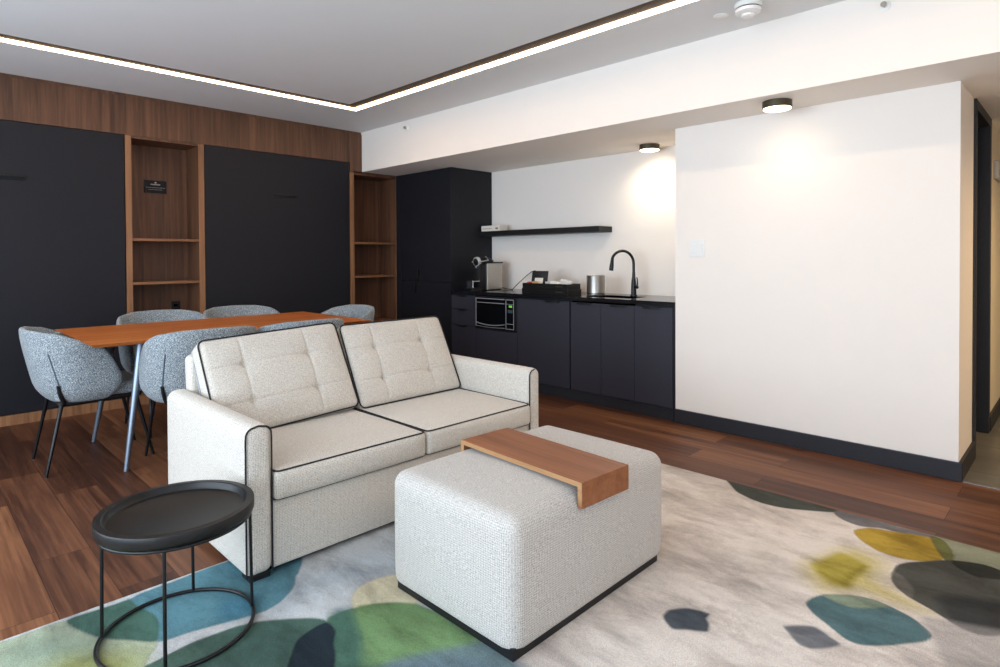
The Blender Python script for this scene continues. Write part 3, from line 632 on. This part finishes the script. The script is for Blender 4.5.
def rug():
    NX, NY = 520, 450
    xs = np.linspace(RX0, RX1, NX); ys = np.linspace(RY0, RY1, NY); X, Y = np.meshgrid(xs, ys); X = X.ravel(); Y = Y.ravel()
    wx = X + .003*np.sin(Y*31+1.7*np.sin(X*17)); wy = Y + .003*np.sin(X*27+1.3*np.sin(Y*21)+1)
    col = np.tile(np.array(lin('f6eee6')), (len(X), 1))
    for c, poly, sf, al in DES:
        n = len(poly); ins = np.zeros(len(X), bool); dist = np.full(len(X), 9.)
        # round the outline by Chaikin subdivision
        q = poly
        p0, p1, p2, p3 = np.roll(q, 1, 0), q, np.roll(q, -1, 0), np.roll(q, -2, 0)
        q = np.stack([.5*(2*p1+(p2-p0)*.7*u+(-3*p1*1+3*p2-(p2-p0)*1.4-(p3-p1)*.7+0*p0+(-3*p1+3*p2)*1)*u*u*1.0+(4*p1-4*p2+(p2-p0)*.7+(p3-p1)*.7)*u**3) for u in (0, .2, .4, .6, .8)], 1).reshape(-1, 2)
        pad = 2*sf+.02; near = (wx > q[:, 0].min()-pad) & (wx < q[:, 0].max()+pad) & (wy > q[:, 1].min()-pad) & (wy < q[:, 1].max()+pad)
        px, py = wx[near], wy[near]; I = np.zeros(len(px), bool); D = np.full(len(px), 9.)
        for i in range(len(q)):
            a, b = q[i], q[(i+1) % len(q)]
            if a[1] != b[1]: I ^= ((a[1] > py) != (b[1] > py)) & (px < (b[0]-a[0])*(py-a[1])/(b[1]-a[1]) + a[0])
            ab = b-a; L2 = ab@ab
            tt = np.clip(((px-a[0])*ab[0]+(py-a[1])*ab[1])/max(L2, 1e-12), 0, 1)
            D = np.minimum(D, np.hypot(px-a[0]-tt*ab[0], py-a[1]-tt*ab[1]))
        sd_ = np.where(I, D, -D); wgt = np.clip(sd_/(2*sf)+.5, 0, 1)*al
        rim = np.exp(-(D/.006)**2)*.18 if sf <= .005 else 0
        cc = np.array(c)
        old = col[near]; col[near] = old*(1-wgt[:, None]) + (cc*(1-(rim[:, None] if not isinstance(rim, int) else 0)))*wgt[:, None]
    me = bpy.data.meshes.new('rug')
    top = np.stack([X, Y, np.full(len(X), RH)], 1)
    idx = np.arange(NX*NY).reshape(NY, NX)
    q = np.stack([idx[:-1, :-1], idx[:-1, 1:], idx[1:, 1:], idx[1:, :-1]], -1).reshape(-1, 4).tolist()
    bot = len(X); v = top.tolist() + [(RX0, RY0, .0005), (RX1, RY0, .0005), (RX1, RY1, .0005), (RX0, RY1, .0005)]
    q.append([bot+3, bot+2, bot+1, bot])
    q.append(idx[0, ::-1].tolist() + [bot, bot+1]); q.append(idx[::-1, -1].tolist() + [bot+1, bot+2])
    q.append(idx[-1, :].tolist() + [bot+2, bot+3]); q.append(idx[:, 0].tolist() + [bot+3, bot])
    me.from_pydata(v, [], q); me.update()
    a = me.color_attributes.new('design', 'FLOAT_COLOR', 'POINT')
    full = np.ones((len(v), 4)); full[:len(X), :3] = col; full[len(X):, :3] = lin('d6cdc2')
    a.data.foreach_set('color', full.ravel())
    o = bpy.data.objects.new('rug', me); C.objects.link(o); me.materials.append(M['rug'])
    tag(o, 'large watercolour-patterned rug with teal, green, yellow and grey shapes on the plank floor', 'rug')
rug()

# ------------------------------------------------------------------ sofa
SX0, SX1, SF, SB = .88, 2.515, 2.17, 3.075
sf = thing('sofa', 'cream two-seat sofa with dark piping standing with its front on the rug', 'sofa', ((SX0+SX1)/2, (SF+SB)/2, 0)); so_ = Vector(sf.location)
def arm(x0, x1, sgn):
    h0, h1 = .028, .575; hx = (x1-x0)/2; hy = (SB-SF)/2; hz = (h1-h0)/2
    bm = bmesh.new(); r = .032
    def d(p, n):
        k = (p.z+hz)/(2*hz); q = p.copy()
        q.z += .012*max(0, 1-(p.x/hx)**2)*(1 if p.z > hz-r*1.2 else 0)
        return q
    soft(bm, (hx, hy, hz), r, d, 8, 4)
    c = Vector(((x0+x1)/2, (SF+SB)/2, (h0+h1)/2)) - so_
    a = link_mesh('arm', bm, M['sofa'], sf, 60, c)
    # piping: front face outline and rear outline
    bm = bmesh.new()
    for yy in (-hy+.006,):
        e = hx-.004; pts = [(-e, yy, -hz+.004)] + [(-e, yy, -hz+.05+(2*hz-.09)*k/6) for k in range(7)]
        pts += [(-e+.03-.03*math.cos(a_), yy, hz-.03+.034*math.sin(a_)) for a_ in [PI/2*k/5 for k in range(1, 6)]]
        pts += [(0, yy, hz+.008)]
        pts += [(-p[0], p[1], p[2]) for p in reversed(pts[:-1])]
        if sgn > 0: pts = pts[:14]
        tube(bm, pts, .0035, 8)
    link_mesh('piping', bm, M['pipe'], a, 60)
arm(SX0, SX0+.105, -1); arm(SX1-.09, SX1, 1)
def SP(name, mat, boxes, bev, seg=3): return part(name, mat, sf, rel(boxes, so_), bev, seg, 50)
XI0, XI1 = SX0+.105, SX1-.09
SP('base_frame', M['sofa'], [((XI0-.002, SF+.012, .032), (XI1+.002, SB-.02, .285))], .01)
# back frame, slightly leaning
bm = bmesh.new(); bw = (XI1-XI0)/2+.02
soft(bm, (bw, .045, .255), .03, None, 10, 4, Matrix.Translation(Vector(((XI0+XI1)/2+.0, SB-.045, .49))-so_) @ Matrix.Rotation(R(-5), 4, 'X'))
link_mesh('back_frame', bm, M['sofa'], sf, 60)
def seat(x0, x1):
    hx = (x1-x0)/2-.002; y0, y1 = SF-.012, 2.86; hy = (y1-y0)/2; z0, z1 = .287, .402; hz = (z1-z0)/2
    def d(p, n):
        u, v = p.x/hx, p.y/hy; q = p.copy()
        if p.z > 0: q.z += .016*(1-u**4)*max(0, 1-((v+.25)/.75)**2)*(1 if v > -1 else 0)
        if p.y < 0: q.y -= .012*(1-(p.z/hz)**2)*(1-u**6)
        return q
    bm = bmesh.new(); soft(bm, (hx, hy, hz), .022, d, 16, 4)
    o = link_mesh('seat_cushion', bm, M['sofa'], sf, 60, Vector(((x0+x1)/2, (y0+y1)/2, (z0+z1)/2))-so_)
    bm = bmesh.new()
    for zz, sgn in ((hz-.004, 1), (-hz+.006, -1)):
        e = .006; pts = []; ex, ey = hx-e, hy-e; rr = .02
        for cx, cy, a0 in ((ex-rr, -ey+rr, -90), (ex-rr, ey-rr, 0), (-ex+rr, ey-rr, 90), (-ex+rr, -ey+rr, 180)):
            for k in range(5):
                a_ = R(a0+90*k/4); pts.append((cx+rr*math.cos(a_), cy+rr*math.sin(a_), zz+(.002 if sgn > 0 else 0)))
            nxt = {-90: (ex, None), 0: (None, ey), 90: (-ex, None), 180: (None, -ey)}[a0]
        dense = []
        for i, p in enumerate(pts):
            q = pts[(i+1) % len(pts)]; dense.append(p)
            if (Vector(p)-Vector(q)).length > .1:
                for k in range(1, 12): dense.append(tuple(Vector(p).lerp(Vector(q), k/12)))
        tube(bm, dense, .0035 if sgn > 0 else .0026, 8, closed=True)
    link_mesh('piping', bm, M['pipe'], o, 60)
XM = 1.706
seat(XI0, XM); seat(XM, XI1)
def backc(x0, x1, roll, zc, tilt=-27.5):
    w_, h_, t_ = (x1-x0)/2-.003, .240, .06
    tuf = [(sx*w_*.46-.012, sz*h_*.38-.004) for sx in (-1, 1) for sz in (-1, 1)]
    def d(p, n):   # local: x width, y thickness (front = -y), z height
        q = p.copy(); u, v = p.x/w_, p.z/h_; s = -1 if p.y < 0 else 1
        bul = .03*(1-u**4)*(1-v**4); dip = 0
        if p.y < 0:
            for tx, tz in tuf:
                r2 = (p.x-tx)**2+(p.z-tz)**2; dip += .016*math.exp(-r2/.00025) + .014*math.exp(-r2/.0045)
            for tx in (tuf[0][0], tuf[3][0]): dip += .005*math.exp(-((p.x-tx)/.006)**2)
            for tz in (tuf[0][1], tuf[3][1]): dip += .005*math.exp(-((p.z-tz)/.006)**2)
        q.y += s*max(-.01, bul-dip*min(1, 2*(1-u**4)*(1-v**4))); return q
    X_ = Matrix.Translation(Vector(((x0+x1)/2, 2.882, zc))-so_) @ Matrix.Rotation(R(roll), 4, 'Y') @ Matrix.Rotation(R(tilt), 4, 'X')
    bm = bmesh.new(); soft(bm, (w_, t_, h_), .03, d, 110, 4, X_)
    o = link_mesh('back_cushion', bm, M['sofa'], sf, 60)
    for yy, rr_, mt in ((-t_+.008, .0037, 'pipe'), (t_-.008, .003, 'palepipe')):
        bm = bmesh.new(); pts = []; ex, ez, rr = w_-.002, h_-.002, .032
        for cx, cz, a0 in ((ex-rr, -ez+rr, -90), (ex-rr, ez-rr, 0), (-ex+rr, ez-rr, 90), (-ex+rr, -ez+rr, 180)):
            for k in range(7):
                a_ = R(a0+90*k/6); pts.append(Vector((cx+rr*math.cos(a_), yy, cz+rr*math.sin(a_))))
        dense = []
        for i, p in enumerate(pts):
            q = pts[(i+1) % len(pts)]; dense.append(p)
            if (p-q).length > .1:
                for k in range(1, 12): dense.append(p.lerp(q, k/12))
        tube(bm, [X_ @ p for p in dense], rr_, 8, closed=True); link_mesh('piping', bm, M[mt], o, 60)
backc(XI0-.002, XM-.004, -2.7, .598); backc(XM+.004, XI1, -.2, .594)
for x in (SX0+.004, SX1-.094):
    for y in (SF+.01, SB-.09): SP('foot', M['base'], [((x+.012, y, .0 if y > 2.5 else RH+.001), (x+.09, y+.07, .030))], .002)
SP('plinth', M['base'], [((XI0+.01, SF+.045, .015), (XI1-.01, SF+.06, .033))], .001)

# ------------------------------------------------------------------ ottoman and tray
OX0, OX1, OY0, OY1 = 1.247, 2.125, 1.185, 1.80
ot = thing('ottoman', 'large square-cornered ivory woven ottoman on the rug before the sofa', 'ottoman', ((OX0+OX1)/2, (OY0+OY1)/2, RH))
hx, hy = (OX1-OX0)/2, (OY1-OY0)/2; zb, zt = .030, .424; hz = (zt-zb)/2
OR = .05
def od(p, n):
    q = p.copy(); u, v, w_ = p.x/hx, p.y/hy, p.z/hz
    if p.z > 0: q.z += .012*(1-u*u)*(1-v*v)
    q.x += .006*u*(1-w_*w_)*(1-v**4) if abs(u) > .9 else 0
    q.y += .006*v*(1-w_*w_)*(1-u**4) if abs(v) > .9 else 0
    dz = -(p.z+hz-OR); h_ = math.hypot(n.x, n.y)
    if dz > 0 and h_ > 1e-4: q += Vector((n.x/h_, n.y/h_, 0))*(OR-OR*h_)*.85
    return q
bm = bmesh.new(); soft(bm, (hx, hy, hz), .05, od, 20, 7)
link_mesh('upholstery', bm, M['ottoman'], ot, 70, (0, 0, (zb+zt)/2))
part('base', M['base'], ot, [((-hx+.012, -hy+.012, .001), (hx-.045, hy-.03, .04))], .002)
tr = thing('wooden_tray', 'brown wooden arched tray laid across the top of the ottoman', 'tray', (1.693, 1.463, RH+zt+.013), -R(3.3))
tx0, tx1, ty0, ty1, tz0, tz1 = -.126, .126, -.308, .320, .006, .024
part('top_board', [M['traywood'], M['trayedge']], tr, [((tx0, ty0, tz0), (tx1, ty1, tz1))], .0015)
part('front_board', M['traywood'], tr, [((tx0, ty0-.0005, -.062), (tx1, ty0+.018, tz0))], .0015)
part('rear_board', M['traywood'], tr, [((tx0, ty1-.018, -.062), (tx1, ty1+.0005, tz0))], .0015)
part('edge_band', M['trayedge'], tr, [((tx0-.0015, ty0, tz0+.001), (tx0, ty1, tz1-.001)), ((tx0-.0015, ty0, -.054), (tx0, ty0+.0175, tz0+.001)), ((tx0-.0015, ty1-.0175, -.054), (tx0, ty1, tz0+.001))], 0)
part('stop_strip', M['base'], tr, [((tx0+.01, ty1-.045, -.004), (tx1-.01, ty1-.032, tz0))], .001)

# ------------------------------------------------------------------ side table
TX, TY, TR, TZ = .625, 2.075, .228, .40
st = thing('side_table', 'round black side table with tray top and wire frame in front of the sofa arm', 'side table', (TX, TY, RH))
bm = bmesh.new(); lathe(bm, [(0, .361), (TR-.008, .361), (TR-.002, .366), (TR, .371), (TR, .396), (TR-.002, .4), (TR-.022, .401), (TR-.025, .399), (TR-.029, .386), (TR-.033, .380), (TR-.038, .378), (0, .378)], (0, 0, 0), 96)
link_mesh('tray_top', bm, M['blackwood'], st, 30)
def ring(z, r, rad):
    bm = bmesh.new(); tube(bm, [(r*math.cos(2*PI*k/72), r*math.sin(2*PI*k/72), z) for k in range(72)], rad, 8, closed=True); return bm
link_mesh('support_ring', ring(.355, TR-.012, .0055), M['metal'], st, 60)
link_mesh('foot_ring', ring(.0075, TR-.006, .0065), M['metal'], st, 60)
for a in (148, 61, -14, 244):
    bm = bmesh.new(); c, s = math.cos(R(a)), math.sin(R(a)); tube(bm, [((TR-.008)*c, (TR-.008)*s, .008), ((TR-.012)*c, (TR-.012)*s, .355)], .0055, 8); link_mesh('leg', bm, M['metal'], st, 60)

# ------------------------------------------------------------------ dining table
dt = thing('dining_table', 'long orange-brown wooden dining table on grey legs behind the sofa', 'table', (1.585, 4.265, 0)); hx, hy = .865, .525
bm = bmesh.new(); box(bm, (-hx, -hy, .727), (hx, hy, .745))
vs = [v for v in bm.verts if v.co.z < .73]
for v in vs: v.co.x *= .975; v.co.y *= .955
link_mesh('tabletop', bm, M['tablewood'], dt)
part('under_frame', M['base'], dt, [((-hx+.22, -hy+.22, .695), (hx-.22, -hy+.26, .727)), ((-hx+.22, hy-.26, .695), (hx-.22, hy-.22, .727)), ((-hx+.22, -hy+.26, .695), (-hx+.26, hy-.26, .727)), ((hx-.26, -hy+.26, .695), (hx-.22, hy-.26, .727))], .002)
for sx in (-1, 1):
    for sy in (-1, 1):
        bm = bmesh.new(); tube(bm, [(sx*.683, sy*.392, 0), (sx*.575, sy*.31, .727)], [.0125, .024], 14); link_mesh('leg', bm, M['grey_leg'], dt, 60)

# ------------------------------------------------------------------ shell chairs
def sp(v, e): return math.copysign(abs(v)**e, v)
def shell_mesh(extra=0.0):
    bm = bmesh.new(); NS, NP = 60, 28
    def path(s):
        sg = 1 if s >= 0 else -1; s = abs(s)
        if s < .66:
            a = s/.66*PI/2; return -.02-.222*sp(math.cos(a), .8), sg*.262*sp(math.sin(a), .8)
        k = (s-.66)/.34; return -.02+.12*k, sg*(.262-.008*k*k)
    def lim(s):
        s = abs(s); top = np.interp(s, [0, .2, .4, .55, .66, .78, .9, 1], [.812, .807, .785, .745, .717, .672, .61, .55])
        bot = np.interp(s, [0, .5, .66, .8, .9, 1], [.39, .39, .39, .392, .41, .45])
        k = 0 if s < .74 else (s-.74)/.26
        cen = (top+bot)/2; hz_ = (top-bot)/2*math.sqrt(max(0, 1-k**2.6)); return cen-.0*k, hz_
    rows = []
    for i in range(NS+1):
        f = -1+2*i/NS; s = math.sin(f*PI/2)*.35+f*.65 if abs(f) < 1 else f
        s = max(-1, min(1, s)); x, y = path(s); e = 1e-3
        x1, y1 = path(min(1, s+e)); x0, y0 = path(max(-1, s-e)); tx, ty = x1-x0, y1-y0; L = math.hypot(tx, ty); nx, ny = ty/L, -tx/L  # outward?
        if nx*(x+.02)+ny*y < 0: nx, ny = -nx, -ny
        cen, hz_ = lim(s); th = .026*math.sqrt(max(0, 1-max(0, (abs(s)-.86)/.14)**2))+extra
        row = []
        for j in range(NP):
            a = 2*PI*j/NP; z = cen+hz_*sp(math.sin(a), .75); of = th*sp(math.cos(a), .6)
            g = max(0, (z-.40)/.4); lean = (.065*(1-min(1, abs(s)/.66)**2)+.02)*g
            low = -.035*max(0, 1-(z-.39)/.10)**2
            k = of+lean+low
            row.append(bm.verts.new((x+nx*k, y+ny*k, z)))
        rows.append(row)
    for a, b in zip(rows, rows[1:]):
        for j in range(NP): bm.faces.new((a[j], a[(j+1) % NP], b[(j+1) % NP], b[j]))
    bm.faces.new(rows[0]); bm.faces.new(rows[-1]); return bm
def seam_pt(s, z, off):
    sg = 1 if s >= 0 else -1; a = abs(s)/.66*PI/2; x, y = -.02-.222*sp(math.cos(a), .8), sg*.262*sp(math.sin(a), .8)
    a2 = a+.01; dx, dy = -.02-.222*math.cos(a2)**.8-x, sg*.262*math.sin(a2)**.8-y; L = math.hypot(dx, dy); nx, ny = dy/L, -dx/L
    if nx*(x+.02)+ny*y < 0: nx, ny = -nx, -ny
    k = .026+off+(.065*(1-(abs(s)/.66)**2)+.02)*max(0, (z-.40)/.4)-.035*max(0, 1-(z-.39)/.10)**2
    return (x+nx*k, y+ny*k, z)
def make_chair():
    t = thing('dining_chair', 'x', 'chair', (0, 0, 0), 0, 'dining chairs around the wooden table')
    sh_ = link_mesh('backrest', shell_mesh(), M['tweed'], t, 70)
    bm = bmesh.new()
    soft(bm, (.225, .225, .036), .03, lambda p, n: p + Vector((0, 0, .012*(1-(p.x/.225)**2)*(1-(p.y/.225)**2) if p.z > 0 else 0)), 8, 4, Matrix.Translation((.01, 0, .436)))
    link_mesh('seat', bm, M['tweed'], t, 60)
    part('seat_frame', M['base'], t, [((-.20, -.20, .372), (.215, .20, .40))], .01, 3)
    for s in (-1, 1):
        bm = bmesh.new(); tube(bm, [(-.262, s*.222, 0), (-.185, s*.205, .385), (-.178, s*.19, .40)], [.008, .011, .011], 10); lg = link_mesh('leg', bm, M['metal'], t, 60)
        bm = bmesh.new(); tube(bm, [(-.185, s*.205, .385)] + [seam_pt(s*.37, z, .004) for z in (.40, .43, .46, .50)], [.012, .012, .011, .010, .009], 8); link_mesh('clip', bm, M['base'], lg, 60)
        bm = bmesh.new(); tube(bm, [(.272, s*.205, 0), (.185, s*.175, .385)], [.008, .012], 10); link_mesh('leg', bm, M['metal'], t, 60)
        bm = bmesh.new(); tube(bm, [seam_pt(s*(.37-.05*k/8), .50+.18*k/8, -.002) for k in range(9)], .005, 6); link_mesh('seam', bm, plain('tweed_seam', '4d5862', .9), sh_, 60)
    return t
def copy_tree(o, parent=None):
    c = o.copy(); C.objects.link(c); c.parent = parent
    for ch in list(o.children): copy_tree(ch, c)
    return c
ch0 = make_chair()
spots = [(.83, 4.30, 0, 'grey-blue tweed tub chair at the left end of the dining table, seen from the side'),
         (1.265, 3.82, 90, 'grey-blue tweed tub chair directly behind the left sofa arm'),
         (1.86, 3.82, 90, 'grey-blue tweed tub chair mostly hidden behind the sofa back, near side of the table'),
         (1.39, 4.74, -90, 'grey-blue tweed tub chair across the table, in front of the left shelf niche'),
         (1.97, 4.74, -90, 'grey-blue tweed tub chair across the table, in front of the middle black panel'),
         (2.41, 4.29, 180, 'grey-blue tweed tub chair at the right end of the dining table')]
for i, (x, y, a, lab) in enumerate(spots):
    c = ch0 if i == 0 else copy_tree(ch0)
    c.location = (x, y, 0); c.rotation_euler = (0, 0, R(a)); c['label'] = lab
